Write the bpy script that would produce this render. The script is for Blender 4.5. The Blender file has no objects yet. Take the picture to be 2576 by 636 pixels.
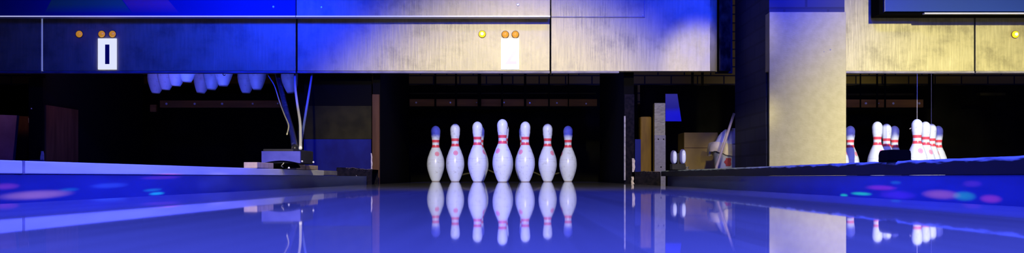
import bpy, bmesh, math, random
from math import sin, cos, pi, radians
from mathutils import Vector, Matrix, noise

random.seed(7)
sc = bpy.context.scene
COL = sc.collection

# ------------------------------------------------------------------ camera geometry
F, CX, CY, HC = 2520.0, 1290.0, 445.0, 0.031      # focal length (px), vanishing point, lens height


def X(px, d):
    return (px - CX) / F * d


def Z(py, d):
    return HC + (CY - py) / F * d


# ------------------------------------------------------------------ materials
def new_mat(name):
    m = bpy.data.materials.new(name)
    m.use_nodes = True
    nt = m.node_tree
    return m, nt, nt.nodes['Principled BSDF']


def setp(b, color=None, rough=None, metal=None, spec=None, coat=None, coat_r=None):
    if color is not None: b.inputs['Base Color'].default_value = (*color, 1)
    if rough is not None: b.inputs['Roughness'].default_value = rough
    if metal is not None: b.inputs['Metallic'].default_value = metal
    if spec is not None: b.inputs['Specular IOR Level'].default_value = spec
    if coat is not None: b.inputs['Coat Weight'].default_value = coat
    if coat_r is not None: b.inputs['Coat Roughness'].default_value = coat_r


def N(nt, kind, **kw):
    n = nt.nodes.new(kind)
    for k, v in kw.items():
        if k.startswith('i_'):
            n.inputs[k[2:].replace('_', ' ')].default_value = v
        else:
            setattr(n, k, v)
    return n


def L(nt, a, b):
    nt.links.new(a, b)


def ramp(nt, fac, stops):
    r = N(nt, 'ShaderNodeValToRGB')
    els = r.color_ramp.elements
    while len(els) < len(stops): els.new(0.5)
    for e, (p, c) in zip(els, stops):
        e.position = p
        e.color = (*c, 1) if len(c) == 3 else c
    L(nt, fac, r.inputs[0])
    return r


def math_(nt, op, a, b=None, c=None):
    n = N(nt, 'ShaderNodeMath', operation=op)
    for i, v in enumerate((a, b, c)):
        if v is None: continue
        if isinstance(v, (int, float)): n.inputs[i].default_value = v
        else: L(nt, v, n.inputs[i])
    return n.outputs[0]


def mix(nt, fac, a, b):
    n = N(nt, 'ShaderNodeMix', data_type='RGBA')
    if isinstance(fac, (int, float)): n.inputs[0].default_value = fac
    else: L(nt, fac, n.inputs[0])
    for i, v in ((6, a), (7, b)):
        if isinstance(v, tuple): n.inputs[i].default_value = (*v, 1)
        else: L(nt, v, n.inputs[i])
    return n.outputs[2]


def noisy(name, c1, c2, rough=0.5, scale=(20, 20, 20), detail=4, lo=0.35, hi=0.65, bump=0.0, metal=0.0,
          spec=0.5, bscale=None, coat=0.0):
    m, nt, b = new_mat(name)
    tc = N(nt, 'ShaderNodeTexCoord')
    mp = N(nt, 'ShaderNodeMapping')
    mp.inputs['Scale'].default_value = scale
    L(nt, tc.outputs['Object'], mp.inputs[0])
    nz = N(nt, 'ShaderNodeTexNoise')
    nz.inputs['Scale'].default_value = 1.0
    nz.inputs['Detail'].default_value = detail
    L(nt, mp.outputs[0], nz.inputs['Vector'])
    r = ramp(nt, nz.outputs[0], [(lo, c1), (hi, c2)])
    L(nt, r.outputs[0], b.inputs['Base Color'])
    setp(b, rough=rough, metal=metal, spec=spec, coat=coat)
    if bump:
        mp2 = N(nt, 'ShaderNodeMapping')
        mp2.inputs['Scale'].default_value = bscale or scale
        L(nt, tc.outputs['Object'], mp2.inputs[0])
        n2 = N(nt, 'ShaderNodeTexNoise')
        n2.inputs['Scale'].default_value = 1.0
        n2.inputs['Detail'].default_value = 3
        L(nt, mp2.outputs[0], n2.inputs['Vector'])
        bp = N(nt, 'ShaderNodeBump')
        bp.inputs['Strength'].default_value = bump
        bp.inputs['Distance'].default_value = 0.004
        L(nt, n2.outputs[0], bp.inputs['Height'])
        L(nt, bp.outputs[0], b.inputs['Normal'])
    return m


def plain(name, c, rough=0.5, metal=0.0, spec=0.5):
    m, nt, b = new_mat(name)
    setp(b, c, rough, metal, spec)
    return m


def emit(name, c, s, base=(0.8, 0.8, 0.8)):
    m, nt, b = new_mat(name)
    setp(b, base, 0.3)
    b.inputs['Emission Color'].default_value = (*c, 1)
    b.inputs['Emission Strength'].default_value = s
    return m


def pin_material():
    """white coated pin: two red neck bands, a pink round emblem, joint line, scuffs"""
    m, nt, b = new_mat('pin_plastic')
    tc = N(nt, 'ShaderNodeTexCoord')
    sep = N(nt, 'ShaderNodeSeparateXYZ')
    L(nt, tc.outputs['Object'], sep.inputs[0])
    x, y, z = sep.outputs
    nz = N(nt, 'ShaderNodeTexNoise')
    nz.inputs['Scale'].default_value = 38
    nz.inputs['Detail'].default_value = 5
    L(nt, tc.outputs['Object'], nz.inputs['Vector'])
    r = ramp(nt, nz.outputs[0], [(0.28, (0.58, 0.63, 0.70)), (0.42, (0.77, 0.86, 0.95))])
    col = r.outputs[0]
    # dark scuffs / nicks
    n3 = N(nt, 'ShaderNodeTexNoise')
    n3.inputs['Scale'].default_value = 120
    n3.inputs['Detail'].default_value = 2
    L(nt, tc.outputs['Object'], n3.inputs['Vector'])
    nick = ramp(nt, n3.outputs[0], [(0.70, (0, 0, 0)), (0.76, (1, 1, 1))])
    col = mix(nt, math_(nt, 'MULTIPLY', nick.outputs[0], 0.45), col, (0.3, 0.3, 0.33))
    # horizontal lines
    for zc, hw, st in ((0.147, 0.0018, 0.25), (0.131, 0.001, 0.18), (0.098, 0.001, 0.16), (0.066, 0.001, 0.12)):
        d = math_(nt, 'ABSOLUTE', math_(nt, 'SUBTRACT', z, zc))
        col = mix(nt, math_(nt, 'MULTIPLY', math_(nt, 'LESS_THAN', d, hw), st), col, (0.35, 0.33, 0.38))
    # base wear
    lowz = math_(nt, 'LESS_THAN', z, 0.006)
    col = mix(nt, math_(nt, 'MULTIPLY', lowz, 0.6), col, (0.45, 0.38, 0.22))
    # red bands
    for zc in (0.2755, 0.2405):
        d = math_(nt, 'ABSOLUTE', math_(nt, 'SUBTRACT', z, zc))
        col = mix(nt, math_(nt, 'MULTIPLY', math_(nt, 'LESS_THAN', d, 0.0088), 0.92), col, (0.80, 0.022, 0.045))
    # emblem, on the -Y face
    dz = math_(nt, 'SUBTRACT', z, 0.188)
    dd = math_(nt, 'SQRT', math_(nt, 'ADD', math_(nt, 'MULTIPLY', x, x), math_(nt, 'MULTIPLY', dz, dz)))
    front = math_(nt, 'LESS_THAN', y, 0.0)
    disc = math_(nt, 'MULTIPLY', math_(nt, 'LESS_THAN', dd, 0.0155), front)
    ring = math_(nt, 'MULTIPLY', math_(nt, 'LESS_THAN', math_(nt, 'ABSOLUTE', math_(nt, 'SUBTRACT', dd, 0.010)), 0.0022), front)
    col = mix(nt, math_(nt, 'MULTIPLY', disc, 0.85), col, (0.86, 0.20, 0.32))
    col = mix(nt, math_(nt, 'MULTIPLY', ring, 0.35), col, (0.9, 0.55, 0.65))
    L(nt, col, b.inputs['Base Color'])
    setp(b, rough=0.28, spec=0.45)
    return m


def panel_material():
    """gold-beige lacquered metal sheet with stains and brush marks"""
    m, nt, b = new_mat('masking_sheet')
    tc = N(nt, 'ShaderNodeTexCoord')
    n1 = N(nt, 'ShaderNodeTexNoise'); n1.inputs['Scale'].default_value = 6.5; n1.inputs['Detail'].default_value = 9
    n1.inputs['Roughness'].default_value = 0.65
    L(nt, tc.outputs['Object'], n1.inputs['Vector'])
    r = ramp(nt, n1.outputs[0], [(0.34, (0.31, 0.28, 0.125)), (0.50, (0.50, 0.455, 0.20)), (0.68, (0.56, 0.515, 0.235))])
    mp = N(nt, 'ShaderNodeMapping'); mp.inputs['Scale'].default_value = (90, 3, 7)
    L(nt, tc.outputs['Object'], mp.inputs[0])
    n2 = N(nt, 'ShaderNodeTexNoise'); n2.inputs['Scale'].default_value = 1; n2.inputs['Detail'].default_value = 5
    L(nt, mp.outputs[0], n2.inputs['Vector'])
    st = ramp(nt, n2.outputs[0], [(0.3, (0.86, 0.86, 0.86)), (0.7, (1.08, 1.08, 1.08))])
    mm = N(nt, 'ShaderNodeMix', data_type='RGBA', blend_type='MULTIPLY')
    mm.inputs[0].default_value = 1
    L(nt, r.outputs[0], mm.inputs[6]); L(nt, st.outputs[0], mm.inputs[7])
    L(nt, mm.outputs[2], b.inputs['Base Color'])
    rr = ramp(nt, n1.outputs[0], [(0.3, (0.34,) * 3), (0.7, (0.46,) * 3)])
    L(nt, rr.outputs[0], b.inputs['Roughness'])
    setp(b, metal=0.12, spec=0.4)
    bp = N(nt, 'ShaderNodeBump'); bp.inputs['Strength'].default_value = 0.25; bp.inputs['Distance'].default_value = 0.003
    ad = math_(nt, 'ADD', n2.outputs[0], math_(nt, 'MULTIPLY', n1.outputs[0], 1.2))
    L(nt, ad, bp.inputs['Height']); L(nt, bp.outputs[0], b.inputs['Normal'])
    return m


def lane_material():
    m, nt, b = new_mat('lane_wood')
    tc = N(nt, 'ShaderNodeTexCoord')
    sep = N(nt, 'ShaderNodeSeparateXYZ'); L(nt, tc.outputs['Object'], sep.inputs[0])
    bd = math_(nt, 'FLOOR', math_(nt, 'MULTIPLY', sep.outputs[0], 36.0))
    wn = N(nt, 'ShaderNodeTexWhiteNoise', noise_dimensions='1D'); L(nt, bd, wn.inputs['W'])
    mp = N(nt, 'ShaderNodeMapping'); mp.inputs['Scale'].default_value = (60, 2.2, 1); L(nt, tc.outputs['Object'], mp.inputs[0])
    nz = N(nt, 'ShaderNodeTexNoise'); nz.inputs['Scale'].default_value = 1; nz.inputs['Detail'].default_value = 5
    L(nt, mp.outputs[0], nz.inputs['Vector'])
    f = math_(nt, 'ADD', math_(nt, 'MULTIPLY', wn.outputs[0], 0.35), math_(nt, 'MULTIPLY', nz.outputs[0], 0.65))
    r = ramp(nt, f, [(0.25, (0.33, 0.32, 0.36)), (0.75, (0.42, 0.41, 0.46))])
    nt.nodes.remove(b)
    df = N(nt, 'ShaderNodeBsdfDiffuse'); L(nt, r.outputs[0], df.inputs['Color'])
    gl = N(nt, 'ShaderNodeBsdfGlossy'); gl.inputs['Roughness'].default_value = 0.024
    gl.inputs['Color'].default_value = (0.93, 0.93, 0.95, 1)
    fr = N(nt, 'ShaderNodeFresnel'); fr.inputs['IOR'].default_value = 1.5
    ms = N(nt, 'ShaderNodeMixShader')
    L(nt, fr.outputs[0], ms.inputs[0]); L(nt, df.outputs[0], ms.inputs[1]); L(nt, gl.outputs[0], ms.inputs[2])
    out = [q for q in nt.nodes if q.type == 'OUTPUT_MATERIAL'][0]
    L(nt, ms.outputs[0], out.inputs['Surface'])
    return m


def brick_material(name, c1, c2, mortar, scale=1.0, rough=0.8, axis='xz', bump=0.6):
    m, nt, b = new_mat(name)
    tc = N(nt, 'ShaderNodeTexCoord')
    sep = N(nt, 'ShaderNodeSeparateXYZ'); L(nt, tc.outputs['Object'], sep.inputs[0])
    cb = N(nt, 'ShaderNodeCombineXYZ')
    if axis == 'xz': L(nt, sep.outputs[0], cb.inputs[0])
    else: L(nt, math_(nt, 'ADD', sep.outputs[0], sep.outputs[1]), cb.inputs[0])
    L(nt, sep.outputs[2], cb.inputs[1])
    bk = N(nt, 'ShaderNodeTexBrick')
    bk.inputs['Color1'].default_value = (*c1, 1); bk.inputs['Color2'].default_value = (*c2, 1)
    bk.inputs['Mortar'].default_value = (*mortar, 1)
    bk.inputs['Scale'].default_value = scale
    bk.inputs['Mortar Size'].default_value = 0.006
    bk.inputs['Brick Width'].default_value = 0.22
    bk.inputs['Row Height'].default_value = 0.073
    L(nt, cb.outputs[0], bk.inputs['Vector'])
    L(nt, bk.outputs['Color'], b.inputs['Base Color'])
    setp(b, rough=rough)
    bp = N(nt, 'ShaderNodeBump', invert=True); bp.inputs['Strength'].default_value = bump; bp.inputs['Distance'].default_value = 0.008
    L(nt, bk.outputs['Fac'], bp.inputs['Height']); L(nt, bp.outputs[0], b.inputs['Normal'])
    return m


def worn_rail_material():
    """dark blue painted rail whose upper edge is scuffed pale"""
    m, nt, b = new_mat('worn_dark_rail')
    tc = N(nt, 'ShaderNodeTexCoord')
    sep = N(nt, 'ShaderNodeSeparateXYZ'); L(nt, tc.outputs['Object'], sep.inputs[0])
    mp = N(nt, 'ShaderNodeMapping'); mp.inputs['Scale'].default_value = (60, 14, 160); L(nt, tc.outputs['Object'], mp.inputs[0])
    nz = N(nt, 'ShaderNodeTexNoise'); nz.inputs['Scale'].default_value = 1; nz.inputs['Detail'].default_value = 6
    L(nt, mp.outputs[0], nz.inputs['Vector'])
    e = math_(nt, 'MULTIPLY', math_(nt, 'SUBTRACT', sep.outputs[2], 0.0555), 110.0)
    f = math_(nt, 'ADD', e, math_(nt, 'MULTIPLY', math_(nt, 'SUBTRACT', nz.outputs[0], 0.5), 2.4))
    r = ramp(nt, f, [(0.3, (0.006, 0.007, 0.016)), (0.8, (0.24, 0.30, 0.36))])
    L(nt, r.outputs[0], b.inputs['Base Color'])
    setp(b, rough=0.55, spec=0.15)
    return m


def header_beam_material():
    """blue header sheet with teal and magenta beams of light painted into its colour"""
    m, nt, b = new_mat('header_painted_beams')
    tc = N(nt, 'ShaderNodeTexCoord')
    sep = N(nt, 'ShaderNodeSeparateXYZ'); L(nt, tc.outputs['Object'], sep.inputs[0])
    x, z = sep.outputs[0], sep.outputs[2]
    z0 = Z(28, 5.5)
    col = mix(nt, 0.0, (0.022, 0.06, 0.30), (0.022, 0.06, 0.30))

    def quad(col, xl, sl, xr, sr, c, zlo):
        a = math_(nt, 'GREATER_THAN', x, math_(nt, 'ADD', xl, math_(nt, 'MULTIPLY', math_(nt, 'SUBTRACT', z, z0), sl)))
        d = math_(nt, 'LESS_THAN', x, math_(nt, 'ADD', xr, math_(nt, 'MULTIPLY', math_(nt, 'SUBTRACT', z, z0), sr)))
        mr = N(nt, 'ShaderNodeMapRange'); mr.inputs[1].default_value = zlo; mr.inputs[2].default_value = zlo + 0.05
        L(nt, z, mr.inputs[0])
        return mix(nt, math_(nt, 'MULTIPLY', math_(nt, 'MULTIPLY', a, d), mr.outputs[0]), col, c)
    col = quad(col, X(114, 5.5), 0.55, X(328, 5.5), -0.75, (0.12, 0.55, 0.18), z0 - 0.012)  # projected teal and magenta light put in as colour
    col = quad(col, X(330, 5.5), -0.75, X(447, 5.5), -0.85, (0.85, 0.16, 0.32), z0 - 0.012)
    L(nt, col, b.inputs['Base Color'])
    setp(b, rough=0.4, spec=0.12)
    return m


M = {}
M['pin'] = pin_material()
M['sheet'] = panel_material()
M['lane'] = lane_material()
M['header_sheet'] = header_beam_material()
M['worn_rail'] = worn_rail_material()
M['brick_back'] = brick_material('back_brick', (0.40, 0.29, 0.03), (0.32, 0.23, 0.025), (0.02, 0.018, 0.014), 1.0)
M['brick_blue'] = brick_material('pillar_brick', (0.050, 0.055, 0.11), (0.036, 0.04, 0.09), (0.032, 0.034, 0.07), 1.0, axis='xyz')
M['black'] = plain('matt_black', (0.004, 0.004, 0.004), 0.9, spec=0.02)
M['dark'] = noisy('dark_paint', (0.012, 0.012, 0.014), (0.03, 0.03, 0.034), 0.7, (8, 8, 8), spec=0.2)
M['gap'] = plain('gap_black', (0.0025, 0.0025, 0.0025), 0.95, spec=0.02)
M['rail_white'] = noisy('white_painted_wood', (0.70, 0.70, 0.72), (0.86, 0.86, 0.88), 0.5, (12, 3, 40))
M['trim_white'] = plain('white_trim', (0.7, 0.7, 0.72), 0.35)
M['highlight_glow'] = emit('edge_highlight_glow', (0.62, 0.64, 1.0), 0.62, (0.5, 0.5, 0.5))  # emission paints the bright highlight along the header's lower edge
M['seam_glow'] = emit('seam_leak_glow', (0.35, 0.42, 0.9), 0.36, (0.6, 0.6, 0.6))  # emission painted in for light leaking through the seam
M['trim_dim'] = noisy('worn_aluminium', (0.16, 0.15, 0.16), (0.30, 0.28, 0.30), 0.5, (14, 10, 60), metal=0.0)
M['gutterwall'] = noisy('painted_side_board', (0.020, 0.036, 0.19), (0.032, 0.055, 0.26), 0.35, (3, 3, 18), spec=0.08)
M['gutter'] = plain('gutter_plastic', (0.06, 0.06, 0.07), 0.5)
M['cladding'] = noisy('textured_wallboard', (0.47, 0.43, 0.22), (0.53, 0.49, 0.26), 0.6, (30, 30, 30), bump=0.35, bscale=(70, 70, 140))
M['smudge'] = plain('grey_smudge', (0.30, 0.28, 0.29), 0.8)
M['brown'] = noisy('brown_wood', (0.055, 0.024, 0.008), (0.09, 0.04, 0.014), 0.6, (30, 30, 4), spec=0.1)
M['brownboard'] = noisy('bolted_board_wood', (0.16, 0.075, 0.015), (0.22, 0.105, 0.022), 0.6, (4, 30, 40), spec=0.1)
M['yellowwood'] = noisy('yellow_timber', (0.10, 0.055, 0.006), (0.16, 0.095, 0.010), 0.6, (40, 40, 6), spec=0.1)
M['bluepaint'] = noisy('blue_paint', (0.003, 0.004, 0.08), (0.006, 0.012, 0.13), 0.55, (9, 9, 6), detail=7, spec=0.08)
M['olive'] = noisy('olive_paint', (0.014, 0.013, 0.004), (0.025, 0.022, 0.006), 0.7, (14, 14, 14), spec=0.05)
M['chip'] = noisy('bare_edge', (0.35, 0.30, 0.26), (0.55, 0.48, 0.42), 0.7, (60, 60, 60))
M['rubber'] = noisy('rubber_mat', (0.004, 0.004, 0.008), (0.011, 0.009, 0.014), 0.9, (60, 60, 60), bump=0.6, spec=0.05)
M['fuzz'] = noisy('frayed_edge', (0.02, 0.015, 0.014), (0.16, 0.12, 0.10), 0.9, (90, 90, 90))
M['galv'] = noisy('galvanised_steel', (0.09, 0.083, 0.03), (0.15, 0.14, 0.055), 0.45, (50, 50, 90), metal=0.0, bump=0.3)
M['galv_light'] = noisy('galvanised_plate', (0.075, 0.07, 0.065), (0.11, 0.105, 0.095), 0.45, (50, 50, 90))
M['bolt'] = plain('bright_bolt', (0.85, 0.85, 0.85), 0.25, metal=0.3)
M['blueplastic'] = plain('blue_plastic_sheet', (0.004, 0.005, 0.32), 0.4, spec=0.06)
M['card'] = noisy('cardboard', (0.26, 0.18, 0.045), (0.32, 0.225, 0.06), 0.8, (9, 9, 9), spec=0.1)
M['cardpurple'] = noisy('faded_board', (0.16, 0.09, 0.13), (0.24, 0.14, 0.20), 0.7, (8, 8, 8), detail=6)
M['bucket'] = plain('white_bucket', (0.55, 0.57, 0.62), 0.4)
M['bag'] = noisy('cream_bag', (0.66, 0.56, 0.30), (0.80, 0.70, 0.40), 0.6, (20, 20, 20))
M['bagwhite'] = noisy('white_bag', (0.66, 0.66, 0.72), (0.78, 0.78, 0.84), 0.5, (20, 20, 20))
M['redink'] = plain('red_ink', (0.40, 0.03, 0.03), 0.6)
M['stick'] = noisy('pale_wood_stick', (0.45, 0.36, 0.22), (0.60, 0.48, 0.30), 0.6, (80, 80, 8))
M['blockwood'] = noisy('pine_block', (0.55, 0.40, 0.26), (0.70, 0.52, 0.36), 0.6, (50, 50, 20))
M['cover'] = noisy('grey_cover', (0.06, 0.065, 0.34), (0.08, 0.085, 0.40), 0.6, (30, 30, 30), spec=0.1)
M['cordwhite'] = plain('white_cord', (0.8, 0.8, 0.82), 0.5)
M['cordblue'] = plain('blue_cord', (0.14, 0.20, 0.62), 0.5)
M['cordthin'] = plain('cream_wire', (0.6, 0.57, 0.42), 0.5)
M['bundle'] = noisy('taped_bundle', (0.015, 0.015, 0.03), (0.22, 0.22, 0.28), 0.35, (50, 50, 26), lo=0.55, hi=0.75)
M['string'] = plain('pin_string', (0.40, 0.38, 0.34), 0.8)
M['numeral_dark'] = plain('navy_numeral', (0.01, 0.01, 0.10), 0.5)
M['numeral_pale'] = plain('glare_numeral', (0.55, 0.42, 0.42), 0.6)  # pale tone paints the glare over the numeral
M['plate'] = emit('lit_number_plate', (0.92, 0.97, 1.0), 0.8, (0.4, 0.4, 0.4))
M['amber'] = emit('amber_lens', (1.0, 0.42, 0.02), 0.42, (0.80, 0.40, 0.03))
M['amber_lit'] = emit('amber_lens_lit', (1.0, 0.62, 0.0), 1.9, (0.9, 0.6, 0.05))
M['amber_core'] = emit('lamp_glow', (1.0, 0.93, 0.45), 3.0)
M['bezel'] = plain('lamp_bezel', (0.12, 0.05, 0.01), 0.4)
M['lens_white'] = emit('sensor_lens', (0.50, 0.55, 1.0), 0.5, (0.35, 0.35, 0.45))
M['frost'] = plain('frosted_dome', (0.10, 0.10, 0.30), 0.4)
M['cushion'] = noisy('pit_curtain', (0.003, 0.003, 0.002), (0.006, 0.006, 0.004), 0.95, (6, 6, 6), spec=0.05)
M['rope'] = plain('olive_rope', (0.05, 0.045, 0.018), 0.8)
M['floor'] = noisy('dark_floor', (0.02, 0.02, 0.022), (0.035, 0.035, 0.04), 0.8, (4, 4, 4))
M['roomwall'] = noisy('dark_room_wall', (0.03, 0.03, 0.035), (0.045, 0.045, 0.05), 0.9, (2, 2, 2))
M['ring'] = plain('base_ring', (0.35, 0.33, 0.33), 0.5)


# ------------------------------------------------------------------ mesh builder
class MB:
    def __init__(s):
        s.bm = bmesh.new()

    def box(s, x0, x1, y0, y1, z0, z1):
        v = [s.bm.verts.new(p) for p in ((x0, y0, z0), (x1, y0, z0), (x1, y1, z0), (x0, y1, z0),
                                         (x0, y0, z1), (x1, y0, z1), (x1, y1, z1), (x0, y1, z1))]
        for f in ((0, 3, 2, 1), (4, 5, 6, 7), (0, 1, 5, 4), (1, 2, 6, 5), (2, 3, 7, 6), (3, 0, 4, 7)):
            s.bm.faces.new([v[i] for i in f])
        return s

    def hexa(s, p):          # eight points ordered as box()
        v = [s.bm.verts.new(q) for q in p]
        for f in ((0, 3, 2, 1), (4, 5, 6, 7), (0, 1, 5, 4), (1, 2, 6, 5), (2, 3, 7, 6), (3, 0, 4, 7)):
            s.bm.faces.new([v[i] for i in f])
        return s

    def prism(s, poly, y0, y1):      # poly in (x, z), extruded along y
        a = [s.bm.verts.new((x, y0, z)) for x, z in poly]
        b = [s.bm.verts.new((x, y1, z)) for x, z in poly]
        n = len(poly)
        s.bm.faces.new(a); s.bm.faces.new(b[::-1])
        for i in range(n):
            j = (i + 1) % n
            s.bm.faces.new((a[j], a[i], b[i], b[j]))
        return s

    def lathe(s, prof, cx=0, cy=0, cz=0, n=32, axis='z', cap=True):
        rings = []
        for r, h in prof:
            ring = []
            for k in range(n):
                t = 2 * pi * k / n
                a, b_ = r * cos(t), r * sin(t)
                p = (cx + a, cy + b_, cz + h) if axis == 'z' else (cx + a, cy + h, cz + b_)
                ring.append(s.bm.verts.new(p))
            rings.append(ring)
        for q, w in zip(rings, rings[1:]):
            for k in range(n):
                j = (k + 1) % n
                s.bm.faces.new((q[k], q[j], w[j], w[k]))
        if cap:
            s.bm.faces.new(rings[0][::-1]); s.bm.faces.new(rings[-1])
        return s

    def tube(s, pts, r, n=8):
        pts = [Vector(p) for p in pts]
        rs = r if isinstance(r, (list, tuple)) else [r] * len(pts)
        rings = []
        for i, p in enumerate(pts):
            t = (pts[min(i + 1, len(pts) - 1)] - pts[max(i - 1, 0)]).normalized()
            u = t.cross(Vector((0, 1, 0.001)))
            if u.length < 1e-4: u = t.cross(Vector((1, 0, 0)))
            u.normalize(); w = t.cross(u)
            rings.append([s.bm.verts.new(p + rs[i] * (cos(2 * pi * k / n) * u + sin(2 * pi * k / n) * w)) for k in range(n)])
        for q, w in zip(rings, rings[1:]):
            for k in range(n):
                j = (k + 1) % n
                s.bm.faces.new((q[k], q[j], w[j], w[k]))
        s.bm.faces.new(rings[0][::-1]); s.bm.faces.new(rings[-1])
        return s

    def grid(s, fn, nu, nv):
        v = [[s.bm.verts.new(fn(i / nu, j / nv)) for j in range(nv + 1)] for i in range(nu + 1)]
        for i in range(nu):
            for j in range(nv):
                s.bm.faces.new((v[i][j], v[i + 1][j], v[i + 1][j + 1], v[i][j + 1]))
        return s

    def bevel(s, w, seg=2):
        bmesh.ops.bevel(s.bm, geom=list(s.bm.edges), offset=w, segments=seg, profile=0.5, affect='EDGES')
        return s

    def build(s, name, mat, parent=None, smooth=False, loc=(0, 0, 0)):
        bmesh.ops.recalc_face_normals(s.bm, faces=list(s.bm.faces))
        me = bpy.data.meshes.new(name)
        if loc != (0, 0, 0): bmesh.ops.translate(s.bm, verts=list(s.bm.verts), vec=-Vector(loc))
        s.bm.to_mesh(me); s.bm.free()
        if smooth:
            for p in me.polygons: p.use_smooth = True
        o = bpy.data.objects.new(name, me)
        me.materials.append(mat)
        COL.objects.link(o)
        o.location = loc
        if parent is not None:
            o.parent = parent
            o.location = Vector(loc)
        return o


def tag(o, label=None, cat=None, group=None, kind=None):
    if label: o['label'] = label
    if cat: o['category'] = cat
    if group: o['group'] = group
    if kind: o['kind'] = kind
    return o


def thing(name, label, cat, loc=(0, 0, 0), group=None):
    o = bpy.data.objects.new(name, None)
    COL.objects.link(o)
    o.location = loc
    o.empty_display_size = 0.05
    return tag(o, label, cat, group)


def curve_pts(p, n=24):
    """smooth Catmull-Rom path through the points"""
    P = [Vector(q) for q in p]
    P = [2 * P[0] - P[1]] + P + [2 * P[-1] - P[-2]]
    out = []
    for i in range(1, len(P) - 2):
        for k in range(n):
            t = k / n
            a, b, c, d = P[i - 1], P[i], P[i + 1], P[i + 2]
            out.append(0.5 * ((2 * b) + (c - a) * t + (2 * a - 5 * b + 4 * c - d) * t * t + (3 * b - a - 3 * c + d) * t ** 3))
    out.append(P[-2])
    return out


def P3(px, py, d):
    return (X(px, d), d, Z(py, d))


# ------------------------------------------------------------------ room shell
FZ = -0.12
tag(MB().box(-6, 6, -5, 9, FZ - 0.1, FZ).build('floor', M['floor']), kind='structure')
tag(MB().box(-6, 6, 8.35, 8.5, FZ, 3.2).build('wall_back', M['brick_back']), kind='structure')
tag(MB().box(-6.1, -6, -5, 8.5, FZ, 3.2).build('wall_left', M['roomwall']), kind='structure')
tag(MB().box(6, 6.1, -5, 8.5, FZ, 3.2).build('wall_right', M['roomwall']), kind='structure')
tag(MB().box(-6, 6, -5.1, -5, FZ, 3.2).build('wall_front', M['roomwall']), kind='structure')
tag(MB().box(-6, 6, -5, 8.5, 3.2, 3.3).build('ceiling', M['roomwall']), kind='structure')

# ------------------------------------------------------------------ lanes, gutters, side boards, rails
def lane(x0, x1, label):
    o = MB().box(x0, x1, -2.0, 7.05, FZ + 0.001, 0.0).build('bowling_lane', M['lane'])
    return tag(o, label, 'bowling lane')


LX0, LX1 = -0.590, 0.530
lane(LX0, LX1, 'glossy central lane mirroring the seven visible front pins in blue light')
lane(-2.55, -1.43, 'lane hidden behind the white rail, below the lifted pins')
lane(1.90, 3.00, 'lane hidden behind the dark scuffed rail, carrying pins beside the pillar')


def gutter(x0, x1, label):
    def fn(u, v):
        t = pi * u
        return (x0 + (x1 - x0) * (1 - cos(t)) / 2, -2 + 7.22 * v, -0.030 - 0.062 * sin(t))
    o = MB().grid(fn, 12, 2).build('gutter', M['gutter'], smooth=True)
    sm = o.modifiers.new('thickness', 'SOLIDIFY'); sm.thickness = 0.004; sm.offset = 0
    return tag(o, label, 'gutter')


gutter(-0.752, LX0 - 0.004, 'shallow gutter between the glossy lane and the white topped side board')
gutter(LX1 + 0.004, 0.778, 'shallow gutter between the glossy lane and the dark topped side board')


def lrail(d):       # inner face of the white rail
    return -0.814 + 0.016 * (d - 1.59)


def sloped(mb, f0, f1, y0, y1, z0, z1):
    return mb.hexa([(f0(y0), y0, z0), (f1(y0), y0, z0), (f1(y1), y1, z0), (f0(y1), y1, z0),
                    (f0(y0), y0, z1), (f1(y0), y0, z1), (f1(y1), y1, z1), (f0(y1), y1, z1)])


o = sloped(MB(), lambda d: lrail(d) - 0.05, lambda d: lrail(d) - 0.006, -1.5, 5.22, FZ + 0.001, 0.0355).build('side_board', M['gutterwall'])
tag(o, 'blue-lit side board under the white rail, with orange and green light patches', 'side board')
t = thing('division_rail', 'pale painted rail with a seam, leading to the arched sensor box', 'rail', (0, 0, 0))
sloped(MB(), lambda d: lrail(d) - 0.062, lrail, -1.5, 4.10, 0.0365, 0.058).bevel(0.0015).build('rail_board', M['rail_white'], t)
tag(sloped(MB(), lambda d: lrail(d) - 0.062, lrail, 4.105, 4.39, 0.038, 0.0575).bevel(0.0015).build('end_piece', M['trim_dim'], t), 'greyish bare end piece')
sloped(MB(), lambda d: lrail(d) - 0.064, lambda d: lrail(d) + 0.0006, 1.66, 1.668, 0.0362, 0.0583).build('seam', M['trim_dim'], t)

o = MB().box(0.806, 0.85, -1.5, 5.22, FZ + 0.001, 0.0345).build('side_board', M['gutterwall'])
tag(o, 'blue-lit side board under the dark scuffed rail, with green dashes of light', 'side board')
# dark rail with an uneven worn top edge
def rr(u, v):
    y = -1.5 + 6.9 * u
    ang = v * 4
    prof = [(0.799, 0.0355), (0.799, 0.060), (0.803, 0.0645), (0.856, 0.0645), (0.860, 0.0355)]
    i = min(int(ang), 3); f = ang - i
    x = prof[i][0] * (1 - f) + prof[i + 1][0] * f
    z = prof[i][1] * (1 - f) + prof[i + 1][1] * f
    if 0.8 < ang < 3.2: z += 0.0011 * noise.noise(Vector((y * 22, 0, 3))) + 0.0006 * noise.noise(Vector((y * 70, 2, 3)))
    return (x, y, z)
mb = MB().grid(rr, 460, 4)
for end in (0, -1):
    pass
o = mb.build('division_rail', M['worn_rail'])
sm = o.modifiers.new('thickness', 'SOLIDIFY'); sm.thickness = 0.003; sm.offset = -1
tag(o, 'dark rail with chipped pale top edge, running in front of the pillar', 'rail')


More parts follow.
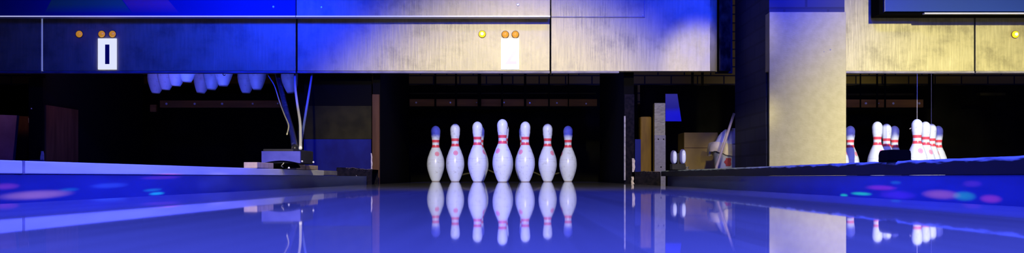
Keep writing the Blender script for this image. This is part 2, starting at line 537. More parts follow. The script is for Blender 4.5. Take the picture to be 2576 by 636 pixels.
# rough rubber bumpers closing the gap between rail ends and kickbacks
def bumper(x0, x1, y0, y1, ztop0, ztop1, label, slits):
    t = thing('rubber_bumper', label, 'bumper', (0, 0, 0))
    def fn(u, v):
        x = x0 + (x1 - x0) * u
        zt = ztop0 + (ztop1 - ztop0) * u + 0.006 * noise.noise(Vector((x * 30, 1, 5))) + 0.003 * noise.noise(Vector((x * 110, 4, 5)))
        prof = [(y0, -0.1), (y0, zt - 0.012), (y0 + 0.012, zt), (y1, zt), (y1, -0.1)]
        a = v * 4; i = min(int(a), 3); f = a - i
        return (x, prof[i][0] * (1 - f) + prof[i + 1][0] * f, prof[i][1] * (1 - f) + prof[i + 1][1] * f)
    o = MB().grid(fn, 60, 16).build('rubber_block', M['rubber'], t, smooth=True)
    def fr(u, v):
        x = x0 + (x1 - x0) * (0.25 + 0.75 * u)
        zt = ztop0 + (ztop1 - ztop0) * (0.25 + 0.75 * u) + 0.006 * noise.noise(Vector((x * 30, 1, 5))) + 0.004 * noise.noise(Vector((x * 200, 4, 5)))
        return (x, y0 + 0.004 + 0.02 * v, zt - 0.008 + 0.011 * v)
    MB().grid(fr, 80, 3).build('frayed_edge', M['fuzz'], t)
    for (px, py, px2, py2, d) in slits:
        MB().tube([P3(px, py, d), P3(px2, py2, d)], 0.0022, 6).build('bristle', M['chip'], t)
    return t


bumper(X(846, 5.3), X(936, 5.3), 5.3, 5.55, Z(421, 5.3), Z(427, 5.3), 'dark frayed rubber bumper between white rail end and brown post',
       [(896, 441, 901, 451, 5.29)])
bumper(X(1597, 5.45), X(1662, 5.45), 5.45, 5.6, Z(432, 5.45), Z(432, 5.45), 'dark rubber bumper between scuffed rail and narrow white-edged post', [])


# ------------------------------------------------------------------ bowling pins
PROF = [(2.03, 0), (2.12, .12), (2.828, .75), (3.40, 1.5), (3.906, 2.25), (4.28, 2.85), (4.51, 3.375), (4.70, 4.0), (4.766, 4.5), (4.72, 5.1), (4.563, 5.875),
        (4.20, 6.6), (3.703, 7.25), (3.05, 7.95), (2.472, 8.625), (2.14, 9.05), (1.965, 9.375), (1.85, 9.7), (1.797, 10), (1.81, 10.45), (1.87, 10.875),
        (2.094, 11.75), (2.30, 12.3), (2.406, 12.625), (2.51, 13.1), (2.547, 13.5)]
IN = 0.0254
prof = [(d * IN / 2, h * IN) for d, h in PROF]
for k in range(1, 9):
    a = k / 8 * pi / 2
    prof.append((max(1.2735 * IN * cos(a), 0.0006), (13.5 + 1.5 * sin(a)) * IN))
prof = [(r * (1.06 if 0.2 < z < 0.32 else 1.0), z) for r, z in prof]
pin0 = MB().lathe(prof, n=40).build('bowling_pin', M['pin'], smooth=True)
ring0 = MB().lathe([(0.0255, -0.0001), (0.0268, 0.0005), (0.0272, 0.003), (0.0262, 0.0042)], n=40).build('base_ring', M['ring'], pin0, smooth=True)
chip0 = MB().lathe([(0.0002, 0), (0.0018, 0.0006), (0.0022, 0.002), (0.001, 0.003)], n=10, axis='y').build('chip', M['gap'], pin0)
notch0 = MB().hexa([(-0.004, -0.004, -0.007), (0.003, -0.004, -0.012), (0.003, 0.004, -0.012), (-0.004, 0.004, -0.007),
                    (-0.005, -0.004, 0.006), (0.003, -0.004, 0.003), (0.003, 0.004, 0.003), (-0.005, 0.004, 0.006)]).build('chip', M['gap'], pin0)
cord0 = MB().tube([(0, 0, 0.3795), (0.001, 0, 0.7), (0, 0, 1.25)], 0.0016, 6).build('hanging_cord', M['string'], pin0)
frag0 = MB().tube([(0.002, 0, 0), (-0.004, 0, 0.002), (-0.010, 0, -0.004), (-0.012, 0, -0.001)], [0.001, 0.0025, 0.003, 0.001], 6).build('loose_scrap', M['chip'], pin0)
PARTS = {'ring': ring0, 'chip': chip0, 'notch': notch0, 'cord': cord0, 'frag': frag0}
first = [True]


def pin(x, y, z, rz, label, group, chips=(), notch=None, cord=False, frag=None, tilt=(0, 0)):
    o = pin0 if first[0] else pin0.copy()
    if first[0]:
        pass
    else:
        COL.objects.link(o)
    o.location = (x, y, z)
    o.rotation_euler = (tilt[0], tilt[1], rz)
    tag(o, label, 'bowling pin', group)

    def part(key, loc=(0, 0, 0), rot=(0, 0, 0), scale=1):
        c = PARTS[key].copy()
        COL.objects.link(c); c.parent = o; c.location = loc; c.rotation_euler = rot; c.scale = (scale,) * 3
    part('ring')
    for (ang, cz, s) in chips:       # ang in the world, 0 = towards the camera
        a = ang - rz
        r = 0.030
        part('chip', (r * sin(a), -r * cos(a), cz), (0, 0, a), s)
    if notch is not None:
        a = notch[0] - rz
        part('notch', (0.0308 * cos(a), 0.0308 * sin(a), notch[1]), (0, 0, a))
    if cord: part('cord')
    if frag is not None: part('frag', (frag[0] * cos(-rz), frag[0] * sin(-rz), frag[1]), (0, 0, -rz))
    first[0] = False
    return o


R1, R2, R3, R4 = 6.06, 6.324, 6.588, 6.852
D = radians
g2 = 'pins standing in the central rack'
w = 'white bowling pin with red neck bands '
pin(X(1264, R1), R1, 0, D(-39), 'tallest-looking front pin of the central rack, dark chip in the side of its head', g2, notch=(0, 0.333))
pin(X(1201, R2), R2, 0, D(68), 'second-row pin of the central rack, pink emblem turned to its pillar-side edge', g2, chips=[(-0.35, 0.325, 0.8)])
pin(X(1321.5, R2), R2, 0, D(-42), 'second-row pin of the central rack nearer the pillar, small dark nicks on its head', g2, chips=[(0.9, 0.33, 0.8), (0.5, 0.322, 0.5)])
pin(X(1145, R3), R3, 0, D(8), 'third-row pin of the central rack with pink emblem facing straight out', g2)
pin(X(1268, R3), R3, 0, D(30), 'middle third-row pin hidden directly behind the front pin of the central rack', g2)
pin(X(1377.5, R3), R3, 0, D(42), 'third-row pin of the central rack nearer the pillar, emblem turned aside', g2, chips=[(-0.6, 0.318, 0.5)])
pin(X(1096, R4), R4, 0, D(17), 'back-corner pin of the central rack nearest the brown post', g2)
pin(X(1207, R4), R4, 0, D(50), 'back-row pin peeking out behind the second-row pin with edge-on emblem', g2)
pin(X(1317.5, R4), R4, 0, D(110), 'back-row pin barely showing behind the second-row pin with nicked head', g2)
pin(X(1429, R4), R4, 0, D(-80), 'back-corner pin of the central rack nearest the pillar, one dark nick on top', g2, chips=[(0.25, 0.318, 0.9)])

g3 = 'pins standing beyond the dark rail'
pin(X(2307, R1), R1, 0, D(4), 'front pin of the rack beyond the dark rail, hanging from a clear string', g3, cord=True, frag=(-0.034, 0.325), chips=[(0.1, 0.335, 0.5)])
pin(X(2207, R2), R2, 0, D(16), 'second-row pin just on the pillar side of the black sensor', g3)
pin(X(2328, R2), R2, 0, D(24), 'second-row pin overlapped by the string-hung front pin', g3)
pin(X(2230, R3), R3, 0, D(40), 'third-row pin tucked behind the pin next to the black sensor', g3)
pin(X(2343, R3), R3, 0, D(60), 'third-row pin with dark chip on its head, third from the stringed front pin', g3, cord=True, chips=[(-0.5, 0.322, 1.3)])
pin(X(2112, R3), R3, 0, D(60), 'third-row pin hidden behind the pale pillar', g3)
pin(X(2139, R4), R4, 0, D(40), 'pin half hidden by the edge of the pale pillar', g3)
pin(X(2250, R4), R4, 0, D(70), 'back-row pin directly over the black sensor, dark nick on its blue head', g3, chips=[(0.1, 0.318, 0.9)])
pin(X(2360, R4), R4, 0, D(80), 'last pin of the overlapping line behind the stringed front pin', g3)
pin(X(2028, R4), R4, 0, D(80), 'back-corner pin hidden behind the pale pillar', g3)

g1 = 'lifted pins under the dark panel'
ZH = 0.604
for (px, d, tl, lab) in (
        (470, R1, 4, 'lifted pin showing least below the dark panel, shortest of its slanted row'),
        (443, R2, 6, 'lifted pin second shortest in the first slanted row of four'),
        (562, R2, 1, 'lifted pin with a small dark hook before it, shortest in the middle trio'),
        (417, R3, 8, 'lifted pin second lowest in the first slanted row of four'),
        (532, R3, 4, 'lifted pin in the middle of the trio under the dark panel'),
        (647, R3, 0, 'lifted pin nearer the cables in the lone pair'),
        (392, R4, 9, 'lowest lifted pin at the far end from the cables'),
        (505, R4, 7, 'dull lilac lifted pin, lowest of the middle trio'),
        (619, R4, 5, 'darker lifted pin, lower of the lone pair near the cables'),
        (733, R4, -5, 'lifted pin crossed by the white cord and the cable bundle')):
    pin(X(px, d), d, ZH, D(random.uniform(120, 240)), lab, g1, cord=True, tilt=(0, D(-tl)))
for p in PARTS.values():
    bpy.data.objects.remove(p)

# ------------------------------------------------------------------ masking panels (fascia)
DF = 5.6


def lamp(px, py, parent, lit=False, label=None):
    r = 8.5 / F * DF
    x, z = X(px, DF), Z(py, DF)
    b = MB().lathe([(r * 1.12, 0.0), (r * 1.12, -0.004), (r * 0.95, -0.006)], x, DF - 0.0005, z, 24, 'y').build('indicator_lamp', M['bezel'], parent, smooth=False)
    if label: b['label'] = label
    pr = [(r * cos(a), -0.004 - 0.016 * sin(a)) for a in [k * pi / 2 / 6 for k in range(6)]] + [(0.0006, -0.020)]
    MB().lathe(pr, x, DF, z, 24, 'y').build('lens', M['amber_lit'] if lit else M['amber'], b, smooth=True)
    if lit:
        pr = [(r * .45 * cos(a), -0.0195 - 0.002 * sin(a)) for a in [k * pi / 2 / 4 for k in range(4)]] + [(0.0004, -0.0218)]
        MB().lathe(pr, x, DF, z, 16, 'y').build('filament_glow', M['amber_core'], b, smooth=True)
    return b


def masking(px0, px1, py0, py1, label, rail_to=None, d=DF, rail_mat='trim_dim'):
    t = thing('masking_panel', label, 'panel', (X((px0 + px1) / 2, d), d, Z(py1, d)))
    lx, ly, lz = t.location
    mb = MB().box(X(px0, d), X(px1, d), d, d + 0.03, Z(py1, d), Z(py0, d))
    o = mb.bevel(0.0025).build('sheet', M['sheet'], t, loc=tuple(t.location))
    o.location = (0, 0, 0)
    if rail_to is None: rail_to = px1
    if rail_to > px0:
        q = MB().box(X(px0, d), X(rail_to, d), d - 0.004, d + 0.05, Z(183.2, d), Z(179.2, d)).build('bottom_rail', M[rail_mat], t, loc=tuple(t.location))
        q.location = (0, 0, 0)
    return t


def local(o, t):
    """child meshes were built in room coordinates: keep them there"""
    for c in t.children:
        pass


def adopt(t, *objs):
    for o in objs:
        o.parent = t
        o.location = o.location - t.location


f0 = masking(-80, 103.5, 20, 178.5, 'dark blue-lit masking panel cut by the frame edge, before the pale seam')
f1 = masking(107.5, 744, 20, 178.5, 'deep blue masking panel carrying the number 1 plate and three amber lamps')
f2 = masking(748, 1383, 20, 178.5, 'masking panel turning from blue to gold, carrying the number 2 plate')
f3 = thing('masking_panel', 'tall gold and violet masking panel with rounded end beside the dark gap', 'panel', (X(1600, DF), DF, Z(178, DF)))
poly = [(X(1387, DF), DF), (X(1786, DF), DF)]
for k in range(1, 9):
    a = k / 8 * pi / 2
    poly.append((X(1786, DF) + 0.049 * sin(a), DF + 0.05 * (1 - cos(a))))
poly += [(X(1786, DF) + 0.049, DF + 0.07), (X(1387, DF), DF + 0.07)]
bm = MB()
lo_ = [bm.bm.verts.new((x, y, Z(178.5, DF))) for x, y in poly]
hi_ = [bm.bm.verts.new((x, y, Z(-60, DF))) for x, y in poly]
bm.bm.faces.new(lo_); bm.bm.faces.new(hi_[::-1])
for i in range(len(poly)):
    j = (i + 1) % len(poly)
    bm.bm.faces.new((lo_[i], lo_[j], hi_[j], hi_[i]))
o = bm.build('sheet', M['sheet'], None); adopt(f3, o)
for p in o.data.polygons:
    p.use_smooth = abs(p.normal.z) < 0.5 and -0.999 < p.normal.y < -0.02
adopt(f3, MB().box(X(1387, DF), X(1557, DF), DF - 0.004, DF + 0.05, Z(183.2, DF), Z(179.2, DF)).build('bottom_rail', M['trim_dim']),
      MB().box(X(1387, DF), X(1620, DF), DF - 0.003, DF - 0.0003, Z(43, DF), Z(2, DF)).build('cover_plate', M['sheet']),
      MB().box(X(1387, DF), X(1622, DF), DF - 0.006, DF - 0.0031, Z(44, DF), Z(42, DF)).build('plate_edge', M['trim_dim']),
      MB().box(X(1619.5, DF), X(1621, DF), DF - 0.005, DF - 0.0031, Z(42, DF), Z(2, DF)).build('plate_edge', M['trim_dim']),
      MB().lathe([(0.004, 0), (0.004, -0.002), (0.002, -0.004)], X(1617, DF), DF - 0.003, Z(39, DF), 12, 'y').build('screw', M['bolt']))
f4 = masking(2105, 2450.5, -60, 179, 'gold masking panel between the pale pillar and the next seam', rail_mat='trim_dim')
f5 = masking(2454.5, 2680, -60, 179, 'gold masking panel with one glowing yellow lamp at the frame edge', rail_mat='trim_dim')

# dark seam strips, and a pale one glowing for leaked light
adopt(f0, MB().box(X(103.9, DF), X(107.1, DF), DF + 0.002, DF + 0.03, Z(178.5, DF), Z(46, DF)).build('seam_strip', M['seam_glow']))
for px, par in ((746, f2), (1385, f3), (2452.5, f5)):
    adopt(par, MB().box(X(px - 1.7, DF), X(px + 1.7, DF), DF + 0.02, DF + 0.035, Z(178.5, DF), Z(20, DF)).build('seam_gap', M['gap']))


def lamp_on(t, px, py, lit=False, label=None):
    b = lamp(px, py, None, lit, label)
    adopt(t, b)


lamp_on(f1, 200.5, 86); lamp_on(f1, 257, 86); lamp_on(f1, 284, 86)
lamp_on(f2, 1213, 86, True, 'glowing yellow indicator lamp'); lamp_on(f2, 1271, 87); lamp_on(f2, 1296.5, 87)
lamp_on(f5, 2553, 87, True)


def plate(t, x0, x1, y0, y1):
    p = MB().box(X(x0, DF), X(x1, DF), DF - 0.008, DF - 0.0004, Z(y1, DF), Z(y0, DF)).bevel(0.0012).build('number_plate', M['plate'])
    return p


p1 = plate(f1, 247.5, 294, 97, 175); adopt(f1, p1)
n1 = MB().box(X(266.3, DF), X(276.8, DF), DF - 0.0105, DF - 0.0082, Z(161.5, DF), Z(112.5, DF)).build('numeral', M['numeral_dark'], p1)
p2 = plate(f2, 1260.5, 1306, 96.5, 175); adopt(f2, p2)


def two(pts):
    return [(X(a, DF), Z(b, DF)) for a, b in pts]


# numeral 2: foot, diagonal and arched head as one outline
outer, inner = [], []
for k in range(0, 13):
    a = pi - k * (pi + 0.55) / 12
    outer.append((1285 + 14.5 * cos(a), 126 - 14.5 * sin(a)))
    inner.append((1285 + 7.0 * cos(a), 126 - 7.0 * sin(a)))
pts = outer + [(1283, 154), (1300, 154.3), (1300, 161.5), (1270.5, 161.5)] + inner[::-1]
bm = MB(); vs = []
yA, yB = DF - 0.0105, DF - 0.0082
# strip of quads for the arch, quads for the leg and foot
prof2 = [(o_, i_) for o_, i_ in zip(outer, inner)] + [((1283, 154), (1270.5, 161.5)), ((1300, 154.3), (1300, 161.5))]
fr = [[bm.bm.verts.new((X(a[0], DF), y, Z(a[1], DF))) for a in pr for y in (yA, yB)] for pr in prof2]
for q, w_ in zip(fr, fr[1:]):
    bm.bm.faces.new((q[0], w_[0], w_[2], q[2])); bm.bm.faces.new((q[1], q[3], w_[3], w_[1]))
    bm.bm.faces.new((q[0], q[1], w_[1], w_[0])); bm.bm.faces.new((q[2], w_[2], w_[3], q[3]))
bm.bm.faces.new((fr[0][0], fr[0][2], fr[0][3], fr[0][1])); bm.bm.faces.new((fr[-1][0], fr[-1][1], fr[-1][3], fr[-1][2]))
M['numeral_pale'] = emit('glare_numeral_glow', (1.0, 0.80, 0.80), 0.36, (0.22, 0.18, 0.18))  # pale glowing colour stands in for glare washing out the numeral
bm.build('numeral', M['numeral_pale'], p2)
# numerals were built in room coordinates; the plates carry their panel's offset
for n_, par in ((n1, f1), (bpy.data.objects['numeral.001'], f2)):
    n_.location = (0, 0, 0)

# headers above the masking panels
DH = 5.5


def header(px0, px1, mat, label, d=DH, ybot=40.5):
    t = thing('header_panel', label, 'panel', (X((px0 + px1) / 2, d), d, Z(ybot, d)))
    adopt(t, MB().box(X(px0, d), X(px1, d), d, d + 0.06, Z(ybot, d), Z(-70, d)).bevel(0.002).build('sheet', mat),
          MB().box(X(px0, d), X(px1, d), d - 0.008, d + 0.055, Z(ybot + 2.7, d), Z(ybot - 0.6, d)).bevel(0.001).build('lower_rail', M['trim_white']),
          MB().box(X(px0, d), X(px1, d), d - 0.0095, d - 0.0082, Z(ybot + 2.6, d), Z(ybot - 0.4, d)).build('edge_highlight', M['highlight_glow']))
    return t


h1 = header(-80, 744, M['header_sheet'], 'blue header panel with dim teal and magenta light painted on it above number 1')
h2 = header(745.5, 1384, M['sheet'], 'blue and violet header panel with two screws above number 2')
for t, px, py in ((h1, 688, 17), (h2, 809, 18), (h2, 1303, 12)):
    adopt(t, MB().lathe([(0.0075, 0), (0.0075, -0.002), (0.0045, -0.005)], X(px, DH), DH - 0.0002, Z(py, DH), 14, 'y').build('screw', M['bolt']))
t = thing('header_panel', 'blue header panel in a black surround above the gold panels by the pillar', 'panel', (X(2400, 5.45), 5.45, Z(36, 5.45)))
adopt(t, MB().box(X(2213, 5.45), X(2680, 5.45), 5.46, 5.58, Z(35.5, 5.45), Z(-70, 5.45)).build('surround', M['gap']),
      MB().box(X(2224, 5.45), X(2680, 5.45), 5.44, 5.459, Z(29.5, 5.45), Z(-70, 5.45)).bevel(0.002).build('sheet', M['header_sheet']),
      MB().box(X(2223, 5.45), X(2224.4, 5.45), 5.438, 5.459, Z(30.2, 5.45), Z(-70, 5.45)).build('edge_bead', M['trim_dim']),
      MB().box(X(2322, 5.45), X(2680, 5.45), 5.43, 5.458, Z(36.2, 5.45), Z(33.2, 5.45)).build('lower_rail', M['trim_white']),
      MB().box(X(2322, 5.45), X(2680, 5.45), 5.4285, 5.4298, Z(36.0, 5.45), Z(33.4, 5.45)).build('edge_highlight', M['highlight_glow']))

# dark return beside the tall gold panel
o = MB().box(X(1809, 5.66), X(1838, 5.66), 5.66, 5.72, Z(178, 5.66), Z(-60, 5.66)).build('filler_panel', noisy('mottled_dark', (0.004, 0.004, 0.004), (0.07, 0.06, 0.03), 0.7, (30, 30, 18), lo=0.42, hi=0.75, detail=8, spec=0.05))
b_ = MB().box(X(1808, 5.66), X(1849, 5.66), 5.725, 5.76, Z(181, 5.66), Z(-60, 5.66)).build('rear_rail', M['dark'])
b_.parent = o
tag(o, 'narrow mottled dark filler strip between tall gold panel and brick pillar', 'panel')

# ------------------------------------------------------------------ pillar
DCOL = 5.0
xl, xr = X(1935.5, DCOL), X(2129, DCOL)
t = thing('pillar', 'square brick pillar faced with a pale textured board behind the dark rail', 'pillar', ((xl + xr) / 2, DCOL + 0.4, FZ))
adopt(t, MB().box(xl + 0.004, xr - 0.002, DCOL + 0.085, DCOL + 0.79, FZ, 1.6).build('brick_core', M['brick_blue']),
      MB().box(xl + 0.004, xr - 0.002, DCOL + 0.02, DCOL + 0.084, Z(28.5, DCOL), 1.6).build('brick_core', M['brick_blue']),
      MB().box(xl, xr, DCOL, DCOL + 0.018, FZ, Z(30, DCOL)).bevel(0.003).build('facing_board', M['cladding']),
      MB().box(xl + 0.0005, xl + 0.02, DCOL + 0.0185, DCOL + 0.083, Z(178, DCOL), Z(31, DCOL)).bevel(0.002).build('side_return', M['cladding']),
      MB().box(xl + 0.021, xr - 0.003, DCOL + 0.0185, DCOL + 0.083, FZ, Z(31, DCOL)).build('packing', M['dark']))
for px, py, s in ((2089, 125, 1.0), (2073, 130, 0.6)):
    adopt(t, MB().lathe([(0.0045 * s, 0), (0.003 * s, -0.0006)], X(px, DCOL), DCOL - 0.0001, Z(py, DCOL), 10, 'y').build('smudge', M['smudge']))

# ------------------------------------------------------------------ kickbacks, pit and machinery
def kickback(x0, x1, d, label, htop, zedge, edge_mat='brown'):
    t = thing('kickback_panel', label, 'side panel', ((x0 + x1) / 2, d, FZ))
    adopt(t, MB().box(x0, x1, d + 0.03, 7.3, FZ, htop).build('board', M['black']),
          MB().box(x0, x1, d, d + 0.029, FZ, zedge).bevel(0.003).build('front_edge', M[edge_mat]))
    return t


def ragged(px0, px1, pys, d, seed):
    """torn strip of bare material: polygon in the frontal plane"""
    rnd = random.Random(seed)
    Lp = [(X(px0 + rnd.uniform(-1, 1), d), Z(y, d)) for y in pys]
    Rp = [(X(px1 + rnd.uniform(-2.0, 2.0), d), Z(y, d)) for y in pys[::-1]]
    return MB().prism(Lp + Rp, d - 0.004, d - 0.0005).build('chipped_edge', M['chip'])


k = kickback(X(936, 5.68), X(954.5, 5.68), 5.68, 'brown-edged post panel between blue board and central pins', 1.3, 0.50)
adopt(k, ragged(933.5, 936.5, [385, 395, 405, 412, 420, 432, 444, 455], 5.68, 3))
k = kickback(X(1571, 5.68), X(1596, 5.68), 5.68, 'dark post panel with thin pale edge between central pins and dark rail', 1.3, 0.5, 'rubber')
adopt(k, MB().box(X(1569, 5.68), X(1572.5, 5.68), 5.655, 5.679, Z(453, 5.68), Z(292, 5.68)).build('metal_edge', M['trim_dim']),
      ragged(1589.5, 1596, [398, 404, 412, 420, 428, 433], 5.68, 5), ragged(1588, 1594, [444, 450, 456, 462, 467], 5.44, 8))
k = kickback(X(72, 5.75), X(108, 5.75), 5.75, 'dark post panel with blue foot beside the brown board', 1.3, 0.13, 'bluepaint')
adopt(k, MB().box(X(72, 5.75), X(108, 5.75), 5.752, 5.779, 0.132, 0.6).build('dark_edge', M['black']),
      ragged(103, 110, [380, 386, 394, 402], 5.74, 2), MB().lathe([(0.004, 0), (0.002, -0.004)], X(79, 5.75), 5.75, Z(273, 5.75), 10, 'y').build('screw', M['bolt']))
o = MB().box(-2.695, -2.685, 5.765, 6.19, FZ, Z(268, 5.9)).build('brown_board', M['brown'])
tag(o, 'reddish brown board in shadow beside the blue-footed post', 'board')
k = kickback(-1.25, -1.215, 5.8, 'dark side panel behind the cables and arched sensor box', 1.3, 0.3, 'black')

# boards leaning at the frame edge
o = MB().hexa([(X(-60, 5.9), 5.9, FZ), (X(22, 5.9), 5.9, FZ), (X(22, 5.9), 5.93, FZ), (X(-60, 5.9), 5.93, FZ),
               (X(-60, 5.9), 5.95, Z(287, 5.95)), (X(32, 5.9), 5.95, Z(290, 5.95)), (X(32, 5.9), 5.98, Z(290, 5.95)), (X(-60, 5.9), 5.98, Z(287, 5.95))]).build('leaning_board', M['cardpurple'])
tag(o, 'faded purple leaning board at the very edge of the picture', 'board')
o = MB().hexa([(X(0, 6), 6.0, FZ), (X(56, 6), 6.0, FZ), (X(56, 6), 6.02, FZ), (X(0, 6), 6.02, FZ),
               (X(0, 6), 6.05, Z(290, 6.05)), (X(66, 6), 6.05, Z(293, 6.05)), (X(66, 6), 6.07, Z(293, 6.05)), (X(0, 6), 6.07, Z(290, 6.05))]).build('leaning_board', M['brown'])
tag(o, 'darker board leaning behind the faded purple one, by the blue-footed post', 'board')
c_ = MB().prism([(X(65, 6), Z(296, 6)), (X(70, 6), Z(297, 6)), (X(69, 6), Z(311, 6)), (X(65.5, 6), Z(308, 6))], 6.03, 6.04).build('torn_corner', M['chip'], o)

# board between lanes, half blue half olive
t = thing('divider_board', 'scuffed front board, blue below and olive above, beside the brown post', 'panel', (X(848, 5.72), 5.72, FZ))
adopt(t, MB().box(X(764, 5.72), X(934, 5.72), 5.72, 5.74, FZ, Z(350, 5.72)).bevel(0.002).build('lower_board', M['bluepaint']),
      MB().box(X(764, 5.72), X(934, 5.72), 5.725, 5.745, Z(349.5, 5.72), Z(266, 5.72)).build('upper_board', M['olive']),
      MB().box(X(764, 5.72), X(934, 5.72), 5.73, 5.75, Z(265.5, 5.72), 0.62).build('top_board', M['black']))
o = MB().box(X(1597.5, 5.75), X(1612, 5.75), 5.75, 5.77, FZ, Z(350, 5.75)).build('divider_board', M['bluepaint'])
tag(o, 'narrow blue painted board between white-chipped post and yellow timber', 'panel')


def bolted_board(px0, px1, py0, py1, d, bolts, label, mat):
    t = thing('mounting_board', label, 'board', (X((px0 + px1) / 2, d), d, Z(py1, d)))
    adopt(t, MB().box(X(px0, d), X(px1, d), d, d + 0.03, Z(py1, d), Z(py0, d)).bevel(0.002).build('mounting_rail', mat))
    for bx, by, s in bolts:
        adopt(t, MB().lathe([(0.0085 * s, 0), (0.0085 * s, -0.004), (0.004 * s, -0.009)], X(bx, d), d - 0.0003, Z(by, d), 12, 'y').build('bolt', M['bolt']))
    return t


bolted_board(1030, 1502, 249, 267, 7.35, [(1047, 258, .8), (1133, 258, .8), (1199, 258, .5), (1268, 258, .8), (1333, 259, .9), (1401, 259, .8), (1474.5, 260.5, .8)],
             'dim brown bolted board high behind the central pins', M['brownboard'])
bolted_board(2100, 2323, 250, 270, 7.35, [(2178, 260, 1), (2210, 260, .5), (2247, 260, 1), (2312, 260, 1.1)], 'brown bolted board behind the pins beside the pillar', M['brownboard'])
bolted_board(402, 715, 252.5, 270.5, 7.35, [(419, 261, 1), (490, 261, 1), (559, 261, 1), (636, 260.5, .9), (699, 260, .7)], 'dark brown bolted board below the lifted pins', M['brownboard'])
o = MB().box(X(377, 7.3), X(392, 7.3), 7.3, 7.33, Z(281, 7.3), Z(263, 7.3)).bevel(0.003).build('mounting_block', M['brownboard'])
tag(o, 'small brown block beside the bolted board under the lifted pins', 'block')

# ledges and dark straps in front of the brick
for px0, px1, py0, py1, lab in ((1030, 1500, 233, 236.5, 'thin olive ledge above the bolted board behind the central pins'),
                                (2100, 2300, 235, 240, 'thin olive ledge above the bolted board beside the pillar'),
                                (2466, 2530, 233, 240, 'short olive ledge alone in the dark under the gold panels')):
    o = MB().box(X(px0, 7.5), X(px1, 7.5), 7.5, 7.56, Z(py1, 7.5), Z(py0, 7.5)).build('shelf_ledge', M['olive'])
    tag(o, lab, 'ledge')
for i, (px, wd) in enumerate(((1095, 5), (1147, 5), (1206, 9), (1263, 5), (1321, 6), (1381, 4), (1430, 3))):
    o = MB().box(X(px - wd / 2, 7.25), X(px + wd / 2, 7.25), 7.25, 7.258, Z(268, 7.25), 1.3).build('hanging_strap', M['gap'])
    tag(o, 'black strap hanging before the bolted board behind the central pins', 'strap', 'straps behind the central pins')
for px, wd in ((2207, 4), (2227, 4), (2165, 3), (2342, 13)):
    o = MB().box(X(px - wd / 2, 7.25), X(px + wd / 2, 7.25), 7.25, 7.258, Z(272, 7.25), 1.3).build('hanging_strap', M['gap'])
    tag(o, 'black strap hanging before the brick wall beside the pillar', 'strap', 'straps beside the pillar')
# lower dark curtains of the pits (hide the wall below the brick band)
for x0, x1, lab in ((-4.2, -0.985, 'black pit curtain below the lifted pins'), (-0.965, 0.985, 'black pit curtain behind the central pins'),
                    (1.005, 4.6, 'black pit curtain behind the pins beside the pillar')):
    def fn(u, v):
        x = x0 + (x1 - x0) * u
        return (x, 7.9 + 0.02 * sin(x * 22), FZ + (Z(214, 7.9) - FZ) * v)
    o = MB().grid(fn, 90, 2).build('pit_curtain', M['cushion'], smooth=True)
    sm = o.modifiers.new('thickness', 'SOLIDIFY'); sm.thickness = 0.01
    tag(o, lab, 'curtain')
# slack rope seen between the pins
for pts, lab in (([(1158, 441), (1172, 437), (1185, 435), (1200, 430), (1216, 424), (1232, 429), (1244, 434), (1262, 437)], 'slack olive rope low behind the front pin of the central rack'),
                 ([(1330, 430), (1345, 434), (1352, 437), (1362, 441), (1378, 440), (1392, 438), (1402, 436), (1412, 434)], 'slack olive rope low behind the pillar-side pins of the central rack')):
    o = MB().tube(curve_pts([P3(a, b, 7.15) for a, b in pts], 6), 0.006, 8).build('hanging_rope', M['rope'], smooth=True)
    tag(o, lab, 'rope')
for px, lab in ((1742, 'punched metal strap hanging nearer the steel post'), (1767, 'punched metal strap hanging nearer the pillar')):
    t = thing('punched_strap', lab, 'strap', (X(px, 7.9), 7.9, Z(212, 7.9)))
    adopt(t, MB().box(X(px - 3.5, 7.9), X(px + 3.5, 7.9), 7.9, 7.904, Z(214, 7.9), 1.3).build('hanging_bar', M['olive']))
    for q in range(4):
        adopt(t, MB().lathe([(0.004, 0), (0.003, -0.001)], X(px, 7.9), 7.8998, Z(188 + 8 * q, 7.9), 8, 'y').build('hole', M['gap']))

# ------------------------------------------------------------------ clutter between the dark rail and the pillar
o = MB().box(X(1611, 5.85), X(1639, 5.85), 5.85, 5.93, FZ, Z(293, 5.85)).bevel(0.008, 3).build('timber_post', M['yellowwood'])
tag(o, 'short yellowish timber post standing behind the dark rubber bumper', 'post')
t = thing('steel_post', 'galvanised steel post with bolt holes next to the yellow timber', 'post', (X(1660, 5.75), 5.75, FZ))
adopt(t, MB().box(X(1646.5, 5.75), X(1673.5, 5.75), 5.75, 5.754, FZ, Z(259, 5.75)).build('front_flange', M['galv']),
      MB().box(X(1646.5, 5.75), X(1647.5, 5.75), 5.7545, 5.81, FZ, Z(259, 5.75)).build('side_flange', M['galv']),
      MB().box(X(1646, 5.75), X(1674, 5.75), 5.742, 5.7495, FZ, Z(340, 5.75)).bevel(0.001).build('lower_plate', M['galv_light']))
for px, py in ((1656, 350), (1669.5, 350), (1663, 420)):
    adopt(t, MB().lathe([(0.004, 0), (0.003, -0.001)], X(px, 5.742), 5.7418, Z(py, 5.742), 12, 'y').build('bolt_hole', M['gap']))
d = 5.9
t = thing('hanging_sheet', 'translucent blue plastic sheet hanging beside the steel post', 'sheet', (X(1692, d), d, Z(305, d)))
def shp(y0, y1):
    def xr_(py): return 1704 + (py - 236) * 10 / 69
    return [(X(1674, d), Z(y1, d)), (X(xr_(y1), d), Z(y1, d)), (X(xr_(y0), d), Z(y0, d)), (X(1674, d), Z(y0, d))]
adopt(t, MB().prism(shp(236, 271), d, d + 0.003).build('upper_fold', M['blueplastic']), MB().prism(shp(270, 305), d - 0.004, d - 0.001).build('lower_fold', M['blueplastic']))

